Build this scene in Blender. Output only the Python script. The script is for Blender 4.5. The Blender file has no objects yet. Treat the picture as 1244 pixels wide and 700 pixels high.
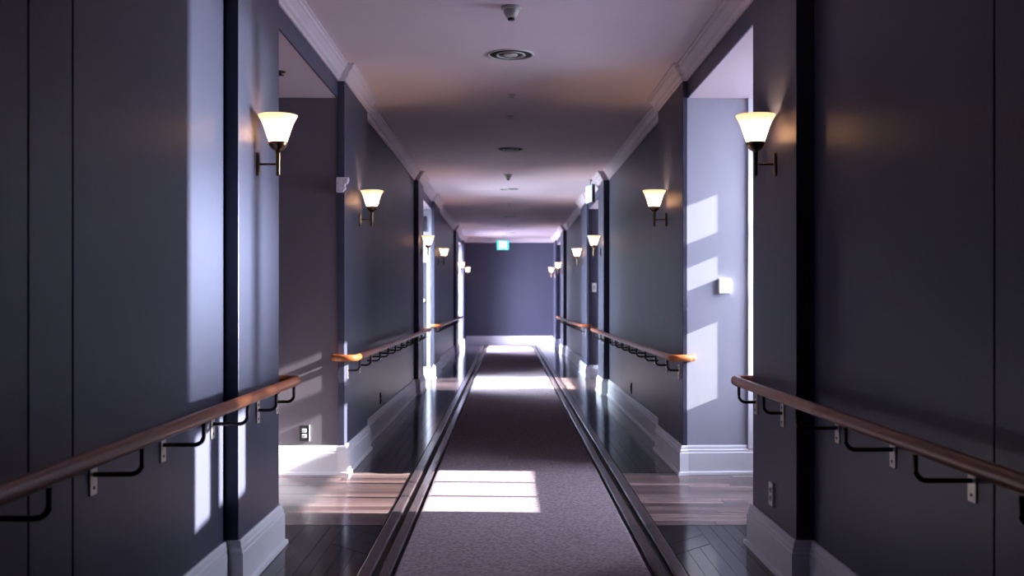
import bpy, bmesh, math, random
from mathutils import Vector, Matrix
random.seed(7)
PI = math.pi
C = bpy.context.scene.collection
SC = bpy.context.scene

# ------------------------------------------------------------------ camera
cd = bpy.data.cameras.new('camera')
cam = bpy.data.objects.new('camera', cd); C.objects.link(cam)
cam.location = (0, 0, 1.3); cam.rotation_euler = (PI/2, 0, 0)
cd.sensor_width = 36.0; cd.lens = 36.0*1250/1244
cd.shift_x = 5/1244; cd.shift_y = 14/1244
cd.clip_start = 0.05; cd.clip_end = 200
cd.dof.use_dof = True; cd.dof.focus_distance = 6.0; cd.dof.aperture_fstop = 3.2
SC.camera = cam

# ------------------------------------------------------------------ world, sun, window light, exposure
w = bpy.data.worlds.new('sky'); SC.world = w; w.use_nodes = True
bg = w.node_tree.nodes['Background']
bg.inputs['Color'].default_value = (0.60, 0.72, 1.0, 1); bg.inputs['Strength'].default_value = 1.0

def add_light(name, kind, loc, to, energy, col, **kw):
    ld = bpy.data.lights.new(name, kind); ld.energy = energy; ld.color = col
    for k, v in kw.items(): setattr(ld, k, v)
    o = bpy.data.objects.new(name, ld); C.objects.link(o); o.location = loc
    o.rotation_euler = (Vector(to)-Vector(loc)).to_track_quat('-Z', 'Y').to_euler()
    return o

SUN = Vector((-1, 0.05, -0.40))
add_light('sun', 'SUN', (12, 6, 6), Vector((12, 6, 6))+SUN, 30.0, (1.0, 0.95, 0.93), angle=math.radians(0.5))
def window_light(name, loc, to, energy, col, sx, sy, spread):
    return add_light(name, 'AREA', loc, to, energy, col, shape='RECTANGLE', size=sx, size_y=sy, spread=math.radians(spread))
# daylight coming in at the windows
window_light('sky_light', (3.3, 6.9, 2.1), (1.6, 6.85, 1.2), 165, (0.76, 0.79, 1.0), 1.6, 1.7, 150)
window_light('sky_light', (-2.9, 15.9, 1.7), (-1.0, 16.05, .2), 620, (0.74, 0.86, 1.0), 1.7, 1.8, 140)
window_light('sky_light', (-2.9, 26.8, 1.7), (-1.0, 27.2, .3), 950, (0.78, 0.78, 1.0), 1.5, 1.8, 140)
# added lamps outside the windows, for light patches the sun doesn't reach
def beam(loc, to, energy, col, width, height):
    d = (Vector(to)-Vector(loc)).length
    o = add_light('added_patch_spot', 'SPOT', loc, to, energy, col, spot_size=2*math.atan(math.hypot(width, height)*.55/d), spot_blend=0, shadow_soft_size=.02)
    ld = o.data; ld.use_nodes = True; nt = ld.node_tree      # mask cuts the added spot's light to an oblong patch
    em = nt.nodes['Emission']; tc = nt.nodes.new('ShaderNodeTexCoord'); sp = nt.nodes.new('ShaderNodeSeparateXYZ')
    nt.links.new(tc.outputs['Normal'], sp.inputs[0])
    fac = []
    for ax, half in ((0, width/2/d), (1, height/2/d)):
        dv = nt.nodes.new('ShaderNodeMath'); dv.operation = 'DIVIDE'; nt.links.new(sp.outputs[ax], dv.inputs[0]); nt.links.new(sp.outputs[2], dv.inputs[1])
        ab = nt.nodes.new('ShaderNodeMath'); ab.operation = 'ABSOLUTE'; nt.links.new(dv.outputs[0], ab.inputs[0])
        lt = nt.nodes.new('ShaderNodeMapRange'); lt.inputs['From Min'].default_value = half+.0008; lt.inputs['From Max'].default_value = half-.0008
        nt.links.new(ab.outputs[0], lt.inputs['Value']); fac.append(lt.outputs[0])
    mu = nt.nodes.new('ShaderNodeMath'); mu.operation = 'MULTIPLY'; nt.links.new(fac[0], mu.inputs[0]); nt.links.new(fac[1], mu.inputs[1])
    nt.links.new(mu.outputs[0], em.inputs['Strength']); return o
beam((6.0, 8.34, 2.2), (-1.277, 4.47, .57), 30000, (1.0, .97, 1.0), .46, .37)  # added spot for the bright patch low on the near left wall
window_light('added_wall_glow', (6.5, 8.15, 1.05), (-1.277, 4.34, 1.52), 54, (.84, .88, 1.0), .14, 1.1, 17)  # added lamp for the glow on the near left wall, no terrace built
beam((-6.72, 15.60, 3.5), (.28, 15.95, 0), 70000, (1.0, .98, .97), 2.0, .76)  # added spot for the floor patch at the second alcoves
beam((-6.97, 26.5, 3.5), (.03, 26.9, 0), 32000, (1.0, .98, .97), 1.6, .56)  # added spot for the farthest floor patch

SC.view_settings.view_transform = 'Standard'; SC.view_settings.look = 'None'
SC.view_settings.exposure = 0.72; SC.view_settings.gamma = 1.0; SC.view_settings.use_curve_mapping = False
SC.cycles.max_bounces = 10; SC.cycles.diffuse_bounces = 6; SC.cycles.glossy_bounces = 4
SC.cycles.transparent_max_bounces = 16
SC.cycles.caustics_reflective = False; SC.cycles.caustics_refractive = False
SC.cycles.sample_clamp_indirect = 6.0

# ------------------------------------------------------------------ materials
def mat(name, col, rough=.5, metal=0., spec=.5, noise=None, bump=None, coat=0., rand=None, emit=None):
    m = bpy.data.materials.new(name); m.use_nodes = True
    nt = m.node_tree; b = nt.nodes['Principled BSDF']
    b.inputs['Base Color'].default_value = (*col, 1); b.inputs['Roughness'].default_value = rough
    b.inputs['Metallic'].default_value = metal; b.inputs['Specular IOR Level'].default_value = spec
    b.inputs['Coat Weight'].default_value = coat; b.inputs['Coat Roughness'].default_value = .12
    if emit:
        b.inputs['Emission Color'].default_value = (*emit[0], 1); b.inputs['Emission Strength'].default_value = emit[1]
    tc = nt.nodes.new('ShaderNodeTexCoord')
    if noise:                       # (scale xyz, amount)
        mp = nt.nodes.new('ShaderNodeMapping'); mp.inputs['Scale'].default_value = noise[0]
        nz = nt.nodes.new('ShaderNodeTexNoise'); nz.inputs['Scale'].default_value = 1; nz.inputs['Detail'].default_value = 5
        nt.links.new(tc.outputs['Object'], mp.inputs[0]); nt.links.new(mp.outputs[0], nz.inputs[0])
        rp = nt.nodes.new('ShaderNodeValToRGB')
        a = noise[1]
        rp.color_ramp.elements[0].position = .3; rp.color_ramp.elements[1].position = .7
        rp.color_ramp.elements[0].color = tuple(c*(1-a) for c in col)+(1,)
        rp.color_ramp.elements[1].color = tuple(min(1, c*(1+a)) for c in col)+(1,)
        nt.links.new(nz.outputs[0], rp.inputs[0])
        src = rp.outputs[0]
        if rand:
            oi = nt.nodes.new('ShaderNodeObjectInfo'); r2 = nt.nodes.new('ShaderNodeValToRGB')
            els = r2.color_ramp.elements
            while len(els) < len(rand): els.new(.5)
            for i, c in enumerate(rand):
                els[i].position = i/(len(rand)-1); els[i].color = (*c, 1)
            nt.links.new(oi.outputs['Random'], r2.inputs[0])
            mx = nt.nodes.new('ShaderNodeMix'); mx.data_type = 'RGBA'; mx.blend_type = 'MULTIPLY'
            mx.inputs[0].default_value = 1
            nt.links.new(src, mx.inputs[6]); nt.links.new(r2.outputs[0], mx.inputs[7]); src = mx.outputs[2]
        nt.links.new(src, b.inputs['Base Color'])
    if bump:                        # (scale, strength, distance)
        n2 = nt.nodes.new('ShaderNodeTexNoise'); n2.inputs['Scale'].default_value = bump[0]; n2.inputs['Detail'].default_value = 3
        nt.links.new(tc.outputs['Object'], n2.inputs[0])
        bp = nt.nodes.new('ShaderNodeBump'); bp.inputs['Strength'].default_value = bump[1]; bp.inputs['Distance'].default_value = bump[2]
        nt.links.new(n2.outputs[0], bp.inputs['Height']); nt.links.new(bp.outputs[0], b.inputs['Normal'])
    return m

M = {}
M['slate'] = mat('slate wall paint', (.056, .057, .090), .42, spec=.22, noise=((1.5, 1.5, .6), .06), bump=(90, .06, .002))
M['slate_dark'] = mat('dark wall core', (.01, .011, .013), .8)
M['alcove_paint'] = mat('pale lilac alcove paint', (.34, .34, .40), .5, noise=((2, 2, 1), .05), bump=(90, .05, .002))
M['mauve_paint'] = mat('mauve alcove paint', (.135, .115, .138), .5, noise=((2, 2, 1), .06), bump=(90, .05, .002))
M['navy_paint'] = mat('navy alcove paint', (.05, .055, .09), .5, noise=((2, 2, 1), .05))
M['ceiling'] = mat('ceiling paint', (.62, .495, .555), .7, noise=((.8, .8, .8), .04), bump=(60, .04, .002))
M['trim'] = mat('white trim paint', (.66, .65, .70), .35, noise=((3, 3, 3), .03))
M['crown'] = mat('crown moulding paint', (.56, .475, .525), .5, noise=((3, 3, 3), .03))
M['floor_base'] = mat('dark subfloor', (.006, .005, .006), .7)
M['plank'] = mat('dark stained floor boards', (.9, .9, .9), .13, noise=((14, 2.0, 14), .35), bump=(20, .03, .002), coat=.04, spec=.3,
                 rand=((.010, .009, .013), (.018, .014, .017), (.013, .011, .016), (.024, .018, .020)))
M['band_plank'] = mat('red brown crosswise boards', (.9, .9, .9), .18, noise=((1.6, 22, 14), .45), bump=(35, .05, .002), coat=.06, spec=.35,
                      rand=((.045, .028, .030), (.24, .145, .135), (.08, .048, .050), (.34, .23, .215), (.065, .04, .043), (.19, .115, .11)))
M['strip'] = mat('carpet edge hardwood', (.060, .043, .048), .22, noise=((20, 2, 20), .3), coat=.08, spec=.4)
M['carpet'] = mat('mauve carpet', (.30, .242, .272), .95, spec=.1, noise=((52, 52, 52), .36), bump=(420, .9, .006))
M['rail'] = mat('varnished rail wood', (.32, .092, .028), .34, noise=((16, 1.6, 16), .25), coat=.08, spec=.3)
M['rail_dark'] = mat('dark rail joint', (.10, .04, .02), .3)
M['iron'] = mat('dark bronze bracket', (.055, .045, .042), .32, metal=.9)
M['steel'] = mat('worn brass plate', (.58, .49, .43), .35, metal=.35)
M['brass'] = mat('antique brass', (.20, .125, .07), .28, metal=1.)
M['black'] = mat('black plastic', (.015, .014, .018), .35)
M['white'] = mat('white plastic', (.78, .77, .78), .35)
M['grey_plastic'] = mat('off white plastic', (.42, .39, .37), .5)
M['vent_shadow'] = mat('painted vent shadow', (.008, .008, .009), .7)  # shade of the vent recess put into the colour
M['vent_ring'] = mat('painted vent metal', (.46, .42, .42), .45)
M['door_dark'] = mat('dark door paint', (.03, .03, .04), .35)
M['plaster'] = mat('white plaster', (.72, .68, .76), .6, noise=((60, 60, 60), .15), bump=(80, .5, .01))
M['green_lit'] = mat('lit green sign face', (.05, .5, .38), .4, emit=((.02, .45, .32), .30))
M['white_lit'] = mat('lit white pictogram', (.8, .9, .88), .4, emit=((.50, 1.0, .88), .55))
M['blue_lit'] = mat('lit pale sign face', (.6, .8, .85), .4, emit=((.45, .85, 1.0), .16))
M['bulb'] = mat('glowing bulb', (1, .8, .5), .5, emit=((1.0, .65, .38), 215.0))

def glass_mat():
    m = bpy.data.materials.new('window glass'); m.use_nodes = True; nt = m.node_tree; nt.nodes.clear()
    o = nt.nodes.new('ShaderNodeOutputMaterial'); mx = nt.nodes.new('ShaderNodeMixShader')
    t = nt.nodes.new('ShaderNodeBsdfTransparent'); g = nt.nodes.new('ShaderNodeBsdfGlossy'); g.inputs['Roughness'].default_value = .02
    t.inputs[0].default_value = (.96, .98, .98, 1)
    mx.inputs[0].default_value = .06
    nt.links.new(t.outputs[0], mx.inputs[1]); nt.links.new(g.outputs[0], mx.inputs[2])
    nt.links.new(mx.outputs[0], o.inputs[0]); return m
M['glass'] = glass_mat()
def shade_mat():
    m = bpy.data.materials.new('alabaster lamp glass'); m.use_nodes = True; nt = m.node_tree; nt.nodes.clear()
    o = nt.nodes.new('ShaderNodeOutputMaterial')
    t = nt.nodes.new('ShaderNodeBsdfTranslucent'); t.inputs[0].default_value = (.58, .46, .37, 1)
    d = nt.nodes.new('ShaderNodeBsdfDiffuse'); d.inputs[0].default_value = (.75, .72, .70, 1)
    g = nt.nodes.new('ShaderNodeBsdfGlossy'); g.inputs['Roughness'].default_value = .15
    m1 = nt.nodes.new('ShaderNodeMixShader'); m1.inputs[0].default_value = .40
    m2 = nt.nodes.new('ShaderNodeMixShader'); m2.inputs[0].default_value = .05
    nt.links.new(t.outputs[0], m1.inputs[1]); nt.links.new(d.outputs[0], m1.inputs[2])
    nt.links.new(m1.outputs[0], m2.inputs[1]); nt.links.new(g.outputs[0], m2.inputs[2]); nt.links.new(m2.outputs[0], o.inputs[0]); return m
M['shade'] = shade_mat()

# ------------------------------------------------------------------ mesh helpers
class MB:
    def __init__(s): s.v = []; s.f = []; s.sm = []
    def add(s, vs, fs, smooth=False):
        n = len(s.v); s.v += [tuple(v) for v in vs]; s.f += [tuple(i+n for i in f) for f in fs]; s.sm += [smooth]*len(fs)
    def box(s, x0, x1, y0, y1, z0, z1):
        if x0 > x1: x0, x1 = x1, x0
        if y0 > y1: y0, y1 = y1, y0
        vs = [(x, y, z) for z in (z0, z1) for y in (y0, y1) for x in (x0, x1)]
        s.add(vs, [(0, 2, 3, 1), (4, 5, 7, 6), (0, 1, 5, 4), (2, 6, 7, 3), (0, 4, 6, 2), (1, 3, 7, 5)]); return s
    def bbox(s, x0, x1, y0, y1, z0, z1, b):          # box with a chamfered top edge
        if x0 > x1: x0, x1 = x1, x0
        vs = [(x0, y0, z0), (x1, y0, z0), (x1, y1, z0), (x0, y1, z0), (x0, y0, z1-b), (x1, y0, z1-b), (x1, y1, z1-b), (x0, y1, z1-b),
              (x0+b, y0+b, z1), (x1-b, y0+b, z1), (x1-b, y1-b, z1), (x0+b, y1-b, z1)]
        fs = [(3, 2, 1, 0), (8, 9, 10, 11)]
        for i in range(4):
            j = (i+1) % 4; fs += [(i, j, j+4, i+4), (i+4, j+4, j+8, i+8)]
        s.add(vs, fs); return s
    def prism(s, poly, z0, z1):                      # plan polygon (ccw) extruded upward
        n = len(poly)
        vs = [(x, y, z0) for x, y in poly]+[(x, y, z1) for x, y in poly]
        fs = [tuple(range(n-1, -1, -1)), tuple(range(n, 2*n))]+[(i, (i+1) % n, (i+1) % n+n, i+n) for i in range(n)]
        s.add(vs, fs); return s
    def lathe(s, prof, cx=0, cy=0, n=24, cz=0):
        vs = []; fs = []
        for r, z in prof:
            for k in range(n):
                a = 2*PI*k/n; vs.append((cx+r*math.cos(a), cy+r*math.sin(a), z+cz))
        for i in range(len(prof)-1):
            for k in range(n):
                q = (k+1) % n; fs.append((i*n+k, i*n+q, (i+1)*n+q, (i+1)*n+k))
        s.add(vs, fs, True); return s
    def tube(s, path, r, n=10, ry=None, cap=True):
        P = [Vector(p) for p in path]; ry = ry or r; rings = []; vs = []; fs = []
        up = Vector((0, 0, 1))
        for i, p in enumerate(P):
            d = (P[min(i+1, len(P)-1)]-P[max(i-1, 0)]).normalized()
            a = d.cross(up)
            if a.length < .2: a = d.cross(Vector((0, 1, 0)))
            a.normalize(); b = a.cross(d).normalized()
            for k in range(n):
                t = 2*PI*k/n; vs.append(p+a*math.cos(t)*r+b*math.sin(t)*ry)
        for i in range(len(P)-1):
            for k in range(n):
                q = (k+1) % n; fs.append((i*n+k, i*n+q, (i+1)*n+q, (i+1)*n+k))
        s.add(vs, fs, True)
        if cap:
            m = len(P)-1
            s.f += [tuple(len(s.v)-len(vs)+k for k in range(n-1, -1, -1)), tuple(len(s.v)-n+k for k in range(n))]; s.sm += [False, False]
        return s
    def sweep(s, path, side, prof):                  # mitred moulding along a plan path; side -1: room on +x when going +y
        P = [Vector(p) for p in path]; n = len(prof); vs = []; fs = []
        N = []
        for i in range(len(P)-1):
            d = (P[i+1]-P[i]).normalized(); N.append(Vector((d.y, -d.x)) if side < 0 else Vector((-d.y, d.x)))
        for i, p in enumerate(P):
            a = N[max(i-1, 0)]; b = N[min(i, len(N)-1)]; o = (a+b)/(1+a.dot(b))
            for d, z in prof: vs.append((p.x+o.x*d, p.y+o.y*d, z))
        for i in range(len(P)-1):
            for k in range(n-1):
                q = (i*n+k, i*n+k+1, (i+1)*n+k+1, (i+1)*n+k)
                fs.append(q if side < 0 else q[::-1])
        e = len(P)-1
        fs += [tuple(range(n)), tuple(e*n+k for k in range(n-1, -1, -1))]
        s.add(vs, fs); return s
    def build(s, name, m, parent=None, bevel=0, fix=True):
        me = bpy.data.meshes.new(name); me.from_pydata(s.v, [], s.f); me.polygons.foreach_set('use_smooth', s.sm)
        me.materials.append(m); me.update()
        if fix:
            bm = bmesh.new(); bm.from_mesh(me); bmesh.ops.recalc_face_normals(bm, faces=bm.faces)
            bm.to_mesh(me); bm.free()
        o = bpy.data.objects.new(name, me); C.objects.link(o)
        if parent is not None: o.parent = parent
        if bevel:
            b = o.modifiers.new('bevel', 'BEVEL'); b.width = bevel; b.segments = 2; b.limit_method = 'ANGLE'
        return o

def struct(o): o['kind'] = 'structure'; return o
def tag(o, label, cat, group=None):
    o['label'] = label; o['category'] = cat
    if group: o['group'] = group
    return o
def empty(name, loc=(0, 0, 0), rz=0):
    o = bpy.data.objects.new(name, None); C.objects.link(o); o.location = loc; o.rotation_euler = (0, 0, rz); o.empty_display_size = .05
    return o
def copy_tree(o, parent=None):
    c = o.copy(); C.objects.link(c)
    if parent is not None: c.parent = parent
    for ch in [x for x in list(bpy.data.objects) if x.parent == o]: copy_tree(ch, c)
    return c

# ------------------------------------------------------------------ plan of the corridor
H = 3.04; SOF = 2.80; END = 29.4; BACK = -3.0
PIL = [(4.64, 5.46), (7.65, 8.90), (14.0, 14.8), (17.0, 18.4), (24.2, 25.4), (28.2, END)]
OPEN = [(5.46, 7.65), (14.8, 17.0), (25.4, 28.2)]
XP = {-1: 1.215, 1: 1.300}; XH = {-1: 1.265, 1: 1.335}; XW = {-1: 1.277, 1: 1.380}
SEAM = {-1: [BACK, -.4, 1.7, 2.74, 3.02, 4.64], 1: [BACK, -.4, 1.7, 2.92, 4.64]}
NAME = {-1: 'left', 1: 'right'}
# far and back edges of each alcove: (back x, near y, far y at corridor, far y at back)
ALC = {1: [(2.60, 5.46, 7.66, 7.725), (2.3, 14.8, 17.05, 17.05), (2.0, 25.4, 28.25, 28.25)],
       -1: [(1.95, 5.46, 7.66, 7.635), (1.95, 14.8, 17.05, 17.05), (1.95, 25.4, 28.25, 28.25)]}
# window openings: (y0, y1, sill, head)
WIN = {(1, 0): (6.08, 7.70, .96, 2.58), (-1, 1): (15.0, 16.85, .55, 2.5), (-1, 2): (25.6, 28.0, .55, 2.5)}
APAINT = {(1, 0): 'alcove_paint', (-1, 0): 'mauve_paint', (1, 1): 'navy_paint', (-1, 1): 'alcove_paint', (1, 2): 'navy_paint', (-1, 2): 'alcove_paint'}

# floor and ceiling
floor = struct(MB().box(-3.2, 3.2, BACK-.3, END+.3, -.3, -.014).build('floor', M['floor_base']))
ceil = struct(MB().box(-3.2, 3.2, BACK-.3, END+.3, H, H+.3).build('ceiling', M['ceiling']))
we = struct(MB().box(-2.2, 2.2, END, END+.25, -.014, H).build('wall_back', M['slate']))
wn = struct(MB().box(-2.2, 2.2, BACK-.25, BACK, -.014, H).build('wall_front', M['slate']))

for s in (-1, 1):
    nm = NAME[s]
    core = MB()
    runs = [(BACK, 5.40), (7.9, 14.74), (17.1, 25.3), (28.3, END)]
    for a, b in runs: core.box(s*(XW[s]+.03), s*(XW[s]+.22), a, b, -.014, H)
    wall = struct(core.build('wall_'+nm, M['slate_dark']))
    sm = SEAM[s]
    for a, b in zip(sm, sm[1:]):
        MB().box(s*XW[s], s*(XW[s]+.035), a+.004, b-.004, -.01, H).build('wall_panel', M['slate'], wall, .003)
    for a, b in ((8.90, 14.0), (18.4, 24.2)):
        MB().box(s*XW[s], s*(XW[s]+.035), a, b, -.01, H).build('wall_panel', M['slate'], wall)
    for a, b in PIL:
        k = PIL.index((a, b)); xa = XH[s] if k in (1, 3, 5) else XW[s]+.04; xz = XW[s]+.04 if k in (1, 3, 5) else XH[s]+.03
        q = [(s*XP[s], a), (s*xa, a), (s*xz, b), (s*XP[s], b)]
        MB().prism(q, -.01, H).build('pilaster', M['slate'], wall, .004)
    for i, (y0, y1) in enumerate(OPEN):
        xb, yn, yf, yfb = ALC[s][i]
        MB().box(s*XH[s], s*(XH[s]+.010), y0-.02, y1+.02, SOF, H).build('header_beam', M['slate'], wall)
        MB().box(s*(XH[s]+.001), s*(xb+.2), yn-.2, max(yf, yfb)+.25, SOF+.001, SOF+.08).build('alcove_ceiling', M['ceiling'], wall)
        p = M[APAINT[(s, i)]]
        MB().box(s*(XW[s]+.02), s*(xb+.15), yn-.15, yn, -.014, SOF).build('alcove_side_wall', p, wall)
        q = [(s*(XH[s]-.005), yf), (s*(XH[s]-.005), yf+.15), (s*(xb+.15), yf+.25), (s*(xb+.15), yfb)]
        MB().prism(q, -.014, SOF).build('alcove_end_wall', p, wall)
        bk = MB(); ya, yb = yn-.1, max(yf, yfb)+.1
        if (s, i) in WIN:
            u, v, z0, z1 = WIN[(s, i)]
            for bx in ((ya, yb, -.014, z0), (ya, yb, z1, SOF), (ya, u, z0, z1), (v, yb, z0, z1)):
                bk.box(s*xb, s*(xb+.15), *bx)
        else: bk.box(s*xb, s*(xb+.15), ya, yb, -.014, SOF)
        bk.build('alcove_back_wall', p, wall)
    # crown moulding, jogging round each pilaster
    path = [(s*XW[s], BACK)]
    for k, (a, b) in enumerate(PIL):
        x0 = XH[s] if k in (1, 3, 5) else XW[s]; x1 = XW[s] if k in (1, 3) else XH[s]
        path += [(s*x0, a), (s*XP[s], a), (s*XP[s], b)]
        if k < 5: path.append((s*x1, b))
    crown = [(-.01, H+.002), (-.01, 2.925), (.012, 2.925), (.016, 2.945), (.030, 2.955), (.036, 2.975), (.062, 3.005), (.070, 3.008), (.074, 3.025), (.086, 3.028), (.086, H+.002)]
    struct(MB().sweep(path, s, crown).build('trim_1' if s < 0 else 'trim_2', M['crown']))
    # baseboard, running into the alcoves
    path = [(s*XW[s], BACK)]
    for k, (a, b) in enumerate(PIL):
        path += [(s*XW[s], a)] if k in (0, 2, 4) else []
        path += [(s*XP[s], a), (s*XP[s], b)]
        if k in (0, 2, 4):
            xb, yn, yf, yfb = ALC[s][k//2]
            xi = XH[s]
            path += [(s*xb, yn), (s*xb, yfb), (s*xi, yf)]
            if k == 0: path += [(s*xi, PIL[1][0])] if abs(yf-PIL[1][0]) > .03 else []
        elif k < 5: path += [(s*XW[s], b)]
    # drop doubled points
    pp = [path[0]]
    for q in path[1:]:
        if (Vector(q)-Vector(pp[-1])).length > .012: pp.append(q)
    base = [(-.004, .215), (.008, .215), (.014, .205), (.016, .188), (.022, .180), (.022, .165), (.027, .160), (.027, .024), (.040, .018), (.042, -.002), (-.004, -.002)]
    struct(MB().sweep(pp, s, base).build('baseboard_'+nm, M['trim']))
base = [(-.004, .26), (.010, .26), (.018, .235), (.026, .225), (.026, -.002), (-.004, -.002)]
struct(MB().sweep([(-1.2, END), (1.28, END)], -1, base).build('baseboard_back', M['trim']))
struct(MB().sweep([(-1.2, END), (1.28, END)], -1, [(-.01, H+.002), (-.01, 2.925), (.012, 2.925), (.036, 2.975), (.074, 3.02), (.086, H+.002)]).build('trim_3', M['crown']))

# windows with sashes, mullions and panes
for n, ((s, i), (u, v, z0, z1)) in enumerate(WIN.items()):
    xb = ALC[s][i][0]
    X = lambda d: s*(xb+d)
    fr = MB(); t = .035
    fr.box(X(-.012), X(.15), u-.001, u+t*.2, z0, z1).box(X(-.012), X(.15), v-t*.2, v+.001, z0, z1)
    fr.box(X(.0), X(.15), u, v, z1-.02, z1+.001).box(X(.0), X(.15), u, v, z0-.001, z0+.02)
    wd = struct(fr.build('window_%d' % (n+1), M['trim']))
    MB().box(X(-.02), X(.0), u-.07, u, z0-.05, z1+.07).build('casing', M['trim'], wd)
    MB().box(X(-.02), X(.0), v, v+.07, z0-.05, z1+.07).build('casing', M['trim'], wd)
    MB().box(X(-.02), X(.0), u, v, z1, z1+.07).build('casing', M['trim'], wd)
    MB().box(X(-.06), X(.05), u-.07, v+.04, z0-.035, z0-.001).build('window_sill', M['trim'], wd, .004)
    if n == 0: ys = [u, 6.58, 7.10, v]; zs = [z0, 1.59, 1.75, 2.08, 2.24, z1]
    else:
        ys = [u, u+(v-u)*.34, u+(v-u)*.66, v]; zs = [z0, 1.38, 1.44, z1]
    for y in ys[1:-1]: MB().box(X(.05), X(.11), y-.018, y+.018, z0, z1).build('mullion', M['trim'], wd)
    for a, b in zip(zs[1:-1:2], zs[2:-1:2]):
        for c, d in zip(ys, ys[1:]): MB().box(X(.055), X(.105), c+.018, d-.018, a, b).build('sash_rail', M['trim'], wd)
    zr = [(zs[k], zs[k+1]) for k in range(0, len(zs)-1, 2)]
    for a, b in zr:
        for c, d in zip(ys, ys[1:]): MB().box(X(.078), X(.082), c+.01, d-.01, a, b).build('pane', M['glass'], wd)

# white casing on the near right alcove's end wall
def endwall_y(x): return 7.66+(x-1.39)*(7.725-7.66)/(2.75-1.39)
q = [(1.79, endwall_y(1.79)+.02), (1.79, endwall_y(1.79)-.020), (1.865, endwall_y(1.865)-.020), (1.865, endwall_y(1.865)+.02)]
struct(MB().prism(q, .19, SOF).build('trim_4', M['trim']))

# door in the far left alcove, with its white casing
dr = empty('door_1', (-1.30, 17.05, 0)); struct(dr)
MB().box(.018, -.038, -.030, .02, 0, 2.36).build('casing', M['trim'], dr, .004)
MB().box(-.63, -.645, -.030, .02, 0, 2.36).build('casing', M['trim'], dr, .004)
MB().box(-.038, -.63, -.030, .02, 1.92, 2.36).build('door_head', M['trim'], dr, .004)
MB().box(-.045, -.63, -.022, .02, 2.42, 2.68).build('transom_panel', M['door_dark'], dr, .003)
lf = MB().box(-.045, -.625, -.018, .02, .02, 1.915).build('door_leaf', M['door_dark'], dr, .003)
MB().lathe([(0, 0), (.012, 0), (.012, .03), (.028, .04), (.030, .055), (.018, .07), (0, .072)], 0, 0, 14).build('door_knob', M['steel'], lf).matrix_local = Matrix.Translation((-.085, -.017, 1.28)) @ Matrix.Rotation(PI/2, 4, 'X')

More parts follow.
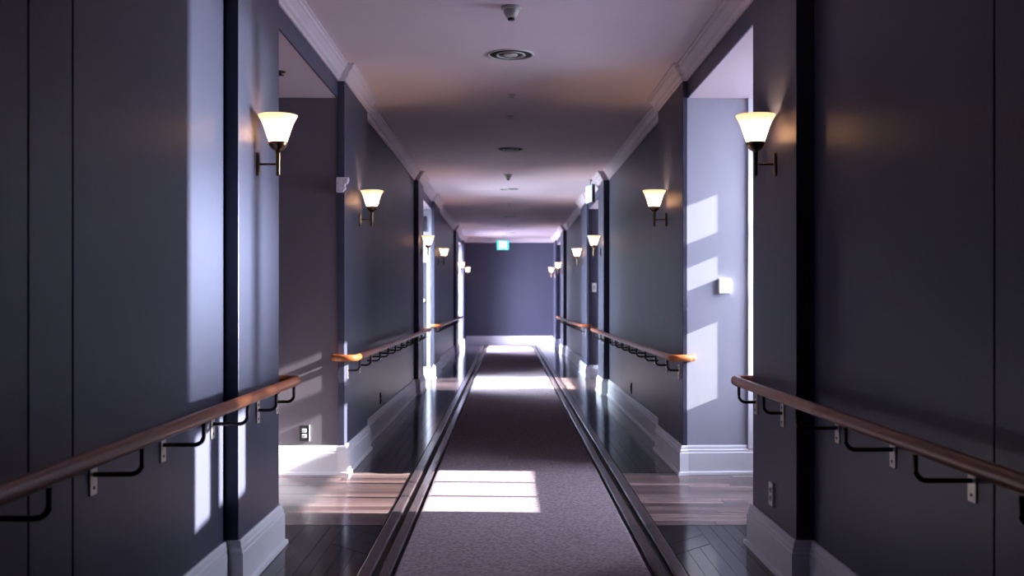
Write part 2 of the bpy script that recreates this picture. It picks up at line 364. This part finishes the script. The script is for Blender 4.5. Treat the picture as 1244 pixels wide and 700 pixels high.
# ------------------------------------------------------------------ floor boards
def board(poly, m, name='floor_plank'):
    dz = random.uniform(-.0007, .0004)
    mb = MB(); n = len(poly)
    cx = sum(p[0] for p in poly)/n; cy = sum(p[1] for p in poly)/n
    tl = random.uniform(-.0012, .0012); tm = random.uniform(-.0012, .0012)
    vs = [(x-cx, y-cy, -.013) for x, y in poly]+[(x-cx, y-cy, dz+(x-cx)*tl+(y-cy)*tm*.15) for x, y in poly]
    mb.add(vs, [tuple(range(n-1, -1, -1)), tuple(range(n, 2*n))]+[(i, (i+1) % n, (i+1) % n+n, i+n) for i in range(n)])
    o = mb.build(name, m, floor); o.location = (cx, cy, 0); return o
G = .0022; W = .075
EDGE = {-1: .715, 1: .855}
for s in (-1, 1):
    e = EDGE[s]; lim = XW[s]+.01
    def xr(a, b): return (s*a, s*b) if s > 0 else (s*b, s*a)
    def quad(a, b, ya, yb):
        x0, x1 = xr(a+G/2, b-G/2); board([(x0, ya+G/2), (x1, ya+G/2), (x1, yb-G/2), (x0, yb-G/2)], M['plank'])
    # near zone: boards along the corridor, the inner ones mitred
    x = e; k = 0
    while x < lim-.01:
        x2 = min(x+W, lim); y0 = 3.6
        inner = x < e+.2
        j = 4.25+.5*((k*3) % 5)/5
        if inner:
            quad(x, x2, y0, j)
            ea = 5.24+(x-e)*1.05; eb = 5.24+(x2-e)*1.05
            xa, xb_ = s*(x+G/2), s*(x2-G/2)
            poly = [(xa, j), (xb_, j), (xb_, eb), (xa, ea)]
            board(poly if s > 0 else poly[::-1], M['plank'])
        else:
            quad(x, x2, y0, j); quad(x, x2, j, 5.92)
        x = x2; k += 1
    xe = e+W*3
    for t in range(4):                               # diagonal boards of the mitre
        a0 = 5.245+t*.21; b0 = a0+.205
        pts = [(e+.001, a0), (xe-.001, a0+(xe-e)*1.05), (xe-.001, b0+(xe-e)*1.05), (e+.001, b0)]
        # clip to y < 5.92
        out = []
        for i in range(4):
            p, q_ = pts[i], pts[(i+1) % 4]
            if p[1] <= 5.92: out.append(p)
            if (p[1] <= 5.92) != (q_[1] <= 5.92):
                f = (5.92-p[1])/(q_[1]-p[1]); out.append((p[0]+f*(q_[0]-p[0]), 5.92))
        if len(out) >= 3:
            poly = [(s*a, b) for a, b in out]; board(poly if s > 0 else poly[::-1], M['plank'])
    # crosswise boards in the alcove bands
    for bi, (ya, yb, wd_) in enumerate(((5.93, 7.72, .105), (14.8, 17.05, .14))):
        xo = ALC[s][bi][0]-.005; y = ya; k = 0
        while y < yb-.03:
            y2 = min(y+wd_, yb)
            cut = e+.35+.8*((k*37) % 100)/100
            cut = min(cut, xo-.2)
            for a, b in ((e, cut), (cut, xo)):
                x0, x1 = xr(a+G/2, b-G/2); board([(x0, y+G/2), (x1, y+G/2), (x1, y2-G/2), (x0, y2-G/2)], M['band_plank'])
            y = y2; k += 1
    # beyond the band, boards along the corridor while they can be told apart
    x = e; k = 0
    while x < lim-.01:
        x2 = min(x+W, lim); y = 7.72; st = .5+.9*((k*3) % 5)/5
        while y < 11.9:
            y2 = min(y+st, 12.0); st = 1.7
            if 12-y2 < .3: y2 = 12.0
            quad(x, x2, y, y2); y = y2
        x = x2; k += 1
    # far boards, too small to pick apart
    mb = MB(); x = e
    while x < lim-.01:
        x2 = min(x+W, lim)
        for a, b in ((12, 14.8), (17.05, 21), (21, 25), (25, END)):
            x0, x1 = xr(x+G/2, x2-G/2); mb.box(x0, x1, a+G/2, b-G/2, -.013, random.uniform(-.0006, .0003))
        x = x2
    o = mb.build('far_floor_boards', M['plank'], floor); o['kind'] = 'stuff'
    o = MB().box(s*(XW[s]+.01), s*(ALC[s][0][0]), 5.46, 5.93, -.013, 0).build('floor_plank', M['plank'], floor)
    o = MB().box(s*(XW[s]+.01), s*(ALC[s][2][0]), 25.4, 28.25, -.013, 0).build('floor_plank', M['plank'], floor)

# hardwood strips that flank the carpet, in lengths
for a, b in ((-.607, -.552), (-.708, -.642), (.692, .747), (.782, .848)):
    y = 3.6; k = 0
    while y < END-.1:
        y2 = min(y+(1.15 if y < 10 else 4.0), END-.02)
        mb = MB().bbox(a, b, y+.0015, y2-.0015, -.014, .011+random.uniform(-.0006, .0006), .007)
        mb.build('edge_strip', M['strip'], floor); y = y2

# carpet runner with a soft cut edge
mb = MB(); cx0, cx1 = -.532, .672
nY = 90
rows = []
ys = [BACK+.05+(END-.05-BACK)*((i/nY)) for i in range(nY+1)]
prof = [(0, -.013), (0, .004), (.006, .011), (.02, .014)]
vs = []
for y in ys:
    j = random.uniform(-.002, .002); j2 = random.uniform(-.002, .002)
    vs += [(cx0+d+j, y, z) for d, z in prof]+[(cx1-d+j2, y, z) for d, z in prof[::-1]]
n = 8; fs = []
for i in range(nY):
    for k in range(n-1): fs.append((i*n+k, i*n+k+1, (i+1)*n+k+1, (i+1)*n+k))
    fs.append((i*n+n-1, i*n, (i+1)*n, (i+1)*n+n-1))
fs += [tuple(range(n)), tuple(nY*n+k for k in range(n))]
mb.add(vs, fs)
tag(mb.build('carpet_runner', M['carpet']), 'long mauve grey carpet runner down the middle of the dark board floor', 'carpet')

# ------------------------------------------------------------------ handrails
RZ = .868; OFF = .092; RR = .0235
def bracket(parent, px, y, s, wallx, dx=None):
    """bent arm with wall plate and saddle, for the side s"""
    r = s*(wallx-OFF)
    zz = RZ-.105
    pts = [(s*(wallx-.004), y, zz)]
    for t in range(0, 7):
        a = t/6*PI/2; pts.append((r+s*.035*(1-math.sin(a)), y, zz+.035*(1-math.cos(a))))
    pts.append((r, y, RZ-RR+.002))
    arm = MB().tube(pts, .0082, 8).build('bracket', M['iron'], parent)
    pl = MB().box(s*(wallx+.001), s*(wallx-.006), y-.027, y+.027, zz-.064, zz+.046)
    pl.build('wall_plate', M['steel'], arm, .002)
    for dz in (-.042, .026):
        sc = MB(); vs = []; n = 8
        for xx in (wallx-.005, wallx-.0085):
            vs += [(s*xx, y+.0055*math.cos(2*PI*k/n), zz+dz+.0055*math.sin(2*PI*k/n)) for k in range(n)]
        sc.add(vs, [tuple(range(n)), tuple(range(2*n-1, n-1, -1))]+[(k, (k+1) % n, (k+1) % n+n, k+n) for k in range(n)])
        sc.build('screw', M['black'], arm)
    MB().box(r-.011, r+.011, y-.034, y+.034, RZ-RR-.0015, RZ-RR+.0045).build('saddle', M['iron'], arm)

def handrail(s, y0, y1, label, wrap0=True, wrap1=True):
    t = empty('handrail', (s*(XP[s]-OFF), (y0+y1)/2 if y0 > 0 else y0, 0))
    tag(t, label, 'handrail', 'wooden handrails along the corridor')
    x = s*(XP[s]-OFF); inv = Matrix.Translation(-t.location)
    path = []
    R = .055
    if wrap0:
        path += [(s*(XP[s]+.075), y0+.02, RZ), (s*(XP[s]+.075), y0-.03, RZ)]
        for k in range(5):
            a = k/4*PI/2; path.append((s*(XP[s]+.075-.035*math.sin(a)), y0-.03-.035*(1-math.cos(a))-.0, RZ))
        for k in range(6):
            a = k/5*PI/2; path.append((x+s*R*(1-math.sin(a)), y0-.065+R*(1-math.cos(a)), RZ))
    else: path.append((x, y0, RZ))
    yy = y0+.3
    while yy < y1-.3: path.append((x, yy, RZ)); yy += 1.2
    if wrap1:
        q = []
        q += [(s*(XP[s]+.075), y1-.02, RZ), (s*(XP[s]+.075), y1+.03, RZ)]
        for k in range(5):
            a = k/4*PI/2; q.append((s*(XP[s]+.075-.035*math.sin(a)), y1+.03+.035*(1-math.cos(a)), RZ))
        for k in range(6):
            a = k/5*PI/2; q.append((x+s*R*(1-math.sin(a)), y1+.065-R*(1-math.cos(a)), RZ))
        path += q[::-1]
    else: path.append((x, y1, RZ))
    MB().tube(path, .0215, 16, ry=.0250).build('rail', M['rail'], t)
    return t
def wall_at(s, y):
    return XP[s] if any(a-.02 <= y <= b+.02 for a, b in PIL) else XW[s]
def finish(t):
    bpy.context.view_layer.update()
    for c in [o for o in bpy.data.objects if o.parent == t]:
        c.matrix_parent_inverse = t.matrix_world.inverted()
def brk(t, s, ys):
    for y in ys:
        wx = wall_at(s, y)
        # the rail keeps one line; the arm reaches further to a recessed panel
        global OFF
        o = OFF; OFF = wx-(XP[s]-o); bracket(t, 0, y, s, wx); OFF = o
def joint(t, s, y):
    x = s*(XP[s]-OFF)
    MB().tube([(x, y-.003, RZ), (x, y+.003, RZ)], .0219, 16, ry=.0254).build('rail_joint', M['rail_dark'], t)
rails = [
    (-1, -2.0, 5.46, False, True, 'near wooden handrail on the left wall, its curved end catching the sun', [-.6, .2, .8, 1.3, 1.88, 2.52, 3.16, 3.80, 4.44, 4.99, 5.40], [4.93]),
    (1, -2.0, 5.46, False, True, 'near wooden handrail on the right wall, dark reddish and in shade', [-.6, .2, .8, 1.3, 1.80, 2.42, 3.05, 3.68, 4.30, 4.86, 5.38], [4.0]),
    (-1, 7.65, 14.8, True, True, 'orange wooden handrail starting beyond the left alcove with the white corbel', [7.8+.62*i for i in range(12)], [10.5]),
    (1, 7.65, 14.8, True, True, 'orange wooden handrail starting beyond the bright right alcove with the thermostat', [7.8+.62*i for i in range(12)], [10.5]),
    (-1, 17.0, 25.4, True, True, 'farthest left handrail, pale in the daylight of the bright far alcove', [17.2+.66*i for i in range(13)], []),
    (1, 17.0, 25.4, True, True, 'farthest right handrail, small and pale beyond the dark navy alcove', [17.2+.66*i for i in range(13)], []),
]
for s, a, b, w0, w1, lab, ys, js in rails:
    t = handrail(s, a, b, lab, w0, w1)
    brk(t, s, ys)
    for y in js: joint(t, s, y)
    finish(t)

# ------------------------------------------------------------------ wall sconces (wall at local x = 0, corridor on +x)
def make_sconce():
    t = empty('wall_sconce')
    e = .102
    n = 12; prof = []
    for k in range(n): a = PI*k/(n-1); prof.append((.0165*math.cos(a), .040+.0165*math.sin(a)))
    for k in range(n): a = PI+PI*k/(n-1); prof.append((.0165*math.cos(a), -.040+.0165*math.sin(a)))
    m = len(prof)
    vs = [(-.002, a, b) for a, b in prof]+[(.010, a, b) for a, b in prof]+[(.015, a*.72, b*.86) for a, b in prof]
    fs = [tuple(range(m)), tuple(range(2*m, 3*m))]
    for i in range(2): fs += [(i*m+k, i*m+(k+1) % m, (i+1)*m+(k+1) % m, (i+1)*m+k) for k in range(m)]
    mb = MB(); mb.add(vs, fs); mb.build('back_plate', M['brass'], t)
    MB().tube([(.008, 0, 0), (e, 0, 0)], .0052, 10).build('arm', M['brass'], t)
    MB().lathe([(0, -.058), (.008, -.056), (.0095, -.05), (.0115, .052), (.0125, .068), (0, .068)], e, 0, 18).build('stem', M['brass'], t)
    MB().lathe([(0, .060), (.012, .062), (.026, .070), (.040, .085), (.045, .098), (.046, .106), (.042, .108), (.036, .095), (0, .080)], e, 0, 24).build('cup', M['brass'], t)
    o = [(.040, .100), (.046, .118), (.054, .142), (.063, .168), (.073, .194), (.082, .212), (.0915, .228), (.0955, .236)]
    sh = MB().lathe(o, e, 0, 32)
    sh.build('shade', M['shade'], t, fix=True)
    bpts = [(0, .100), (.010, .102), (.012, .120), (.020, .135), (.023, .150), (.019, .165), (.010, .174), (0, .176)]
    MB().lathe(bpts, e, 0, 14).build('bulb', M['bulb'], t)
    return t
sc0 = make_sconce()
SY = [4.98, 8.42, 14.35, 17.9, 24.6, 28.4]
ordn = ['nearest', 'second', 'third', 'fourth', 'fifth', 'farthest']
where = {(-1, 0): 'on the near left pilaster above the sunlit rail end', (1, 0): 'on the near right pilaster beside the bright alcove',
         (-1, 1): 'on the left pilaster beside the white corbel', (1, 1): 'on the right pilaster just beyond the bright alcove',
         (-1, 2): 'on the left pilaster before the far white door casing', (1, 2): 'on the right pilaster below the side exit sign'}
first = True
for s in (-1, 1):
    for i, y in enumerate(SY):
        t = sc0 if first else copy_tree(sc0); first = False
        t.location = (s*XP[s], y, 1.955); t.rotation_euler = (0, 0, 0 if s < 0 else PI)
        wh = where.get((s, i)) or '%s of six along the %s wall, counted from the viewer' % (ordn[i], NAME[s])
        tag(t, 'lit brass wall sconce '+wh, 'wall lamp', 'brass wall sconces with glass shades')

# ------------------------------------------------------------------ ceiling fittings
def vent(x, y, r, label):
    t = empty('ceiling_vent', (x, y, H)); tag(t, label, 'vent', 'round ceiling vents')
    MB().lathe([(0, .002), (r*.93, .002), (r*.93, -.003), (0, -.003)], n=32).build('throat_shadow', M['vent_shadow'], t)  # flat black disc, painted as the shaded recess
    MB().lathe([(r, .002), (r, -.005), (r*.97, -.009), (r*.92, -.007), (r*.90, -.002), (r*.90, .002)], n=40).build('outer_ring', M['vent_ring'], t)
    MB().lathe([(r*.62, -.003), (r*.64, -.008), (r*.58, -.010), (r*.53, -.004)], n=40).build('inner_ring', M['vent_ring'], t)
    MB().lathe([(r*.30, -.003), (r*.31, -.007), (r*.2, -.012), (0, -.013)], n=32).build('centre_cone', M['vent_ring'], t)
vent(.02, 7.30, .165, 'large round ceiling vent nearest the viewer, with dark slots')
vent(.03, 11.9, .15, 'round ceiling vent in the dim stretch, second from the viewer')
vent(.02, 16.2, .15, 'round ceiling vent just beyond the far smoke detector, third from the viewer')
vent(.03, 21.6, .15, 'round ceiling vent fourth from the viewer, a thin dark ellipse')
vent(.06, 26.9, .15, 'farthest round ceiling vent, just before the green exit sign')
def detector(x, y, label):
    t = empty('smoke_detector', (x, y, H)); tag(t, label, 'smoke detector', 'ceiling smoke detectors')
    MB().lathe([(0, .002), (.062, .002), (.062, -.012), (.052, -.018), (0, -.018)], n=28).build('base', M['grey_plastic'], t)
    MB().lathe([(.046, -.017), (.046, -.034), (.036, -.052), (.028, -.066), (0, -.066)], n=28).build('head', M['grey_plastic'], t)
    MB().lathe([(0, -.065), (.022, -.065), (.022, -.076), (.016, -.080), (0, -.080)], n=20).build('sensor_cap', M['black'], t)
detector(.02, 6.12, 'smoke detector hanging at the top edge of the view, nearest the viewer')
detector(.005, 14.3, 'far smoke detector, small and pale before the third ceiling vent')
def sprinkler(x, y, z, label, dark=False):
    t = empty('sprinkler_head', (x, y, z)); tag(t, label, 'sprinkler', 'ceiling sprinklers')
    MB().lathe([(0, .002), (.036, .002), (.034, -.005), (.012, -.008), (.010, -.022), (0, -.022)], n=18).build('rosette', M['iron'] if dark else M['vent_ring'], t)
    MB().lathe([(0, -.022), (.024, -.024), (.024, -.027), (0, -.029)], n=18).build('deflector', M['iron'] if dark else M['vent_ring'], t)
sprinkler(.03, 8.75, H, 'pale sprinkler head behind the nearest ceiling vent')
sprinkler(.02, 9.75, H, 'pale sprinkler head before the dim second ceiling vent')
sprinkler(.02, 18.7, H, 'tiny sprinkler head between the third and fourth ceiling vents')
sprinkler(.02, 24.2, H, 'tiny sprinkler head just behind the fourth ceiling vent')
sprinkler(-1.497, 6.77, SOF, 'dark sprinkler head on the low ceiling of the left alcove', True)

# exit signs
def exit_sign(name, loc, rz, w_, h_, lit, face, label):
    t = empty(name, loc, rz); tag(t, label, 'exit sign', 'lit exit signs')
    MB().box(-w_/2, w_/2, -.022, .022, -h_/2, h_/2).build('housing', M['door_dark'], t, .004)
    MB().box(-w_/2+.008, w_/2-.008, -.026, -.021, -h_/2+.008, h_/2-.008).build('face', M[face], t)
    MB().box(-.05, .05, -.02, .02, H-loc[2]-.02, H-loc[2]+.002).build('ceiling_mount', M['grey_plastic'], t)
    MB().tube([(0, 0, h_/2-.002), (0, 0, H-loc[2]-.01)], .007, 8).build('drop_rod', M['grey_plastic'], t)
    # white doorway with a walking figure in the opening
    k = h_/.27
    def flat(name, poly, y, par):
        n = len(poly); mb = MB()
        mb.add([(x*k, y, z*k) for x, z in poly]+[(x*k, y+.004, z*k) for x, z in poly], [tuple(range(n)), tuple(range(2*n-1, n-1, -1))]+[(i, (i+1) % n, (i+1) % n+n, i+n) for i in range(n)])
        return mb.build(name, M[lit], par)
    flat('doorway_symbol', [(-.10, -.10), (-.055, -.10), (-.055, .055), (.055, .055), (.055, -.10), (.10, -.10), (.10, .10), (-.10, .10)], -.029, t)
    fg = flat('figure_symbol', [(-.038, -.095), (-.022, -.095), (0, -.045), (.022, -.095), (.038, -.095), (.014, -.02), (.014, .005), (.034, -.012), (.040, -.004), (.012, .026), (-.012, .026), (-.040, -.004), (-.034, -.012), (-.014, .005), (-.014, -.02)], -.029, t)
    flat('figure_head', [(.014*math.cos(PI*i/6), .043+.014*math.sin(PI*i/6)) for i in range(12)], -.029, fg)
exit_sign('exit_sign', (-.135, 27.9, 2.775), 0, .34, .27, 'white_lit', 'green_lit', 'lit green exit sign with white doorway symbol hanging before the end wall')
exit_sign('exit_sign', (1.20, 14.95, 2.83), -math.radians(80), .36, .26, 'white_lit', 'blue_lit', 'pale blue lit exit sign seen edge-on above the dark right alcove')

# ------------------------------------------------------------------ small wall fittings
# thermostat on the sunlit end wall of the right alcove
yw = endwall_y(1.608); t = empty('thermostat', (1.608, yw, 1.40), math.atan2(.065, 1.36))
tag(t, 'white box thermostat on the sunlit alcove wall, throwing a shadow', 'thermostat')
MB().box(-.043, .043, -.030, .003, -.056, .056).build('housing', M['white'], t, .006)
MB().box(-.016, .010, -.032, -.028, -.022, -.012).build('display', M['grey_plastic'], t)
MB().box(-.040, .040, -.033, -.028, -.052, -.042).build('bottom_ledge', M['white'], t)
# switch in the dark far alcove
t = empty('light_switch', (1.43, 17.05, 1.50)); tag(t, 'small white light switch in the dark navy alcove', 'light switch')
MB().box(-.038, .038, -.010, .003, -.075, .075).build('plate', M['white'], t, .003)
MB().box(-.012, .012, -.018, -.008, -.028, .028).build('rocker', M['grey_plastic'], t)
def outlet(loc, rz, plate, sock, label, frame=None):
    t = empty('power_outlet', loc, rz); tag(t, label, 'outlet', 'wall outlets')
    MB().box(-.036, .036, -.012, .003, -.058, .058).build('plate', M[plate], t, .003)
    for z in (-.020, .020):
        b = MB().box(-.017, .017, -.015, -.010, z-.014, z+.014).build('socket', M[sock], t, .003)
        for xx in (-.0065, .0065): MB().box(xx-.0016, xx+.0016, -.0165, -.0145, z-.004, z+.006).build('slot', M['black'], b)
    if frame: MB().box(.036, .040, -.013, .002, -.058, .058).build('edge', M[frame], t)
    return t
def lend(x): return 7.66+(abs(x)-1.26)*(7.635-7.66)/(2.10-1.26)
outlet((-1.513, lend(1.513), .306), math.atan2(.025, .84), 'black', 'white', 'black outlet with two white sockets on the left alcove wall', 'white')
outlet((1.300, 5.05, .345), -PI/2, 'white', 'grey_plastic', 'white outlet low on the near right pilaster')
outlet((-1.277, 10.3, .31), PI/2, 'iron', 'iron', 'dark metal outlet low on the left wall below the second handrail')
outlet((1.380, 11.5, .31), -PI/2, 'iron', 'iron', 'dark metal outlet low on the right wall below the second handrail')
# plaster corbel on the left pilaster corner
pr = [(-.030, -.055), (.018, -.055), (.024, -.042), (.034, -.034), (.036, -.018), (.030, -.006), (.036, .006), (.050, .012), (.058, .030), (.060, .055), (-.030, .055)]
vs = [(x, -.035, z) for x, z in pr]+[(x, .02, z) for x, z in pr]
n = len(pr); mb = MB(); mb.add(vs, [tuple(range(n)), tuple(range(2*n-1, n-1, -1))]+[(k, (k+1) % n, (k+1) % n+n, k+n) for k in range(n)])
o = mb.build('corbel', M['plaster'], None, .003); o.location = (-1.240, 7.645, 2.15)
tag(o, 'small white plaster corbel on the corner of the left pilaster', 'corbel')
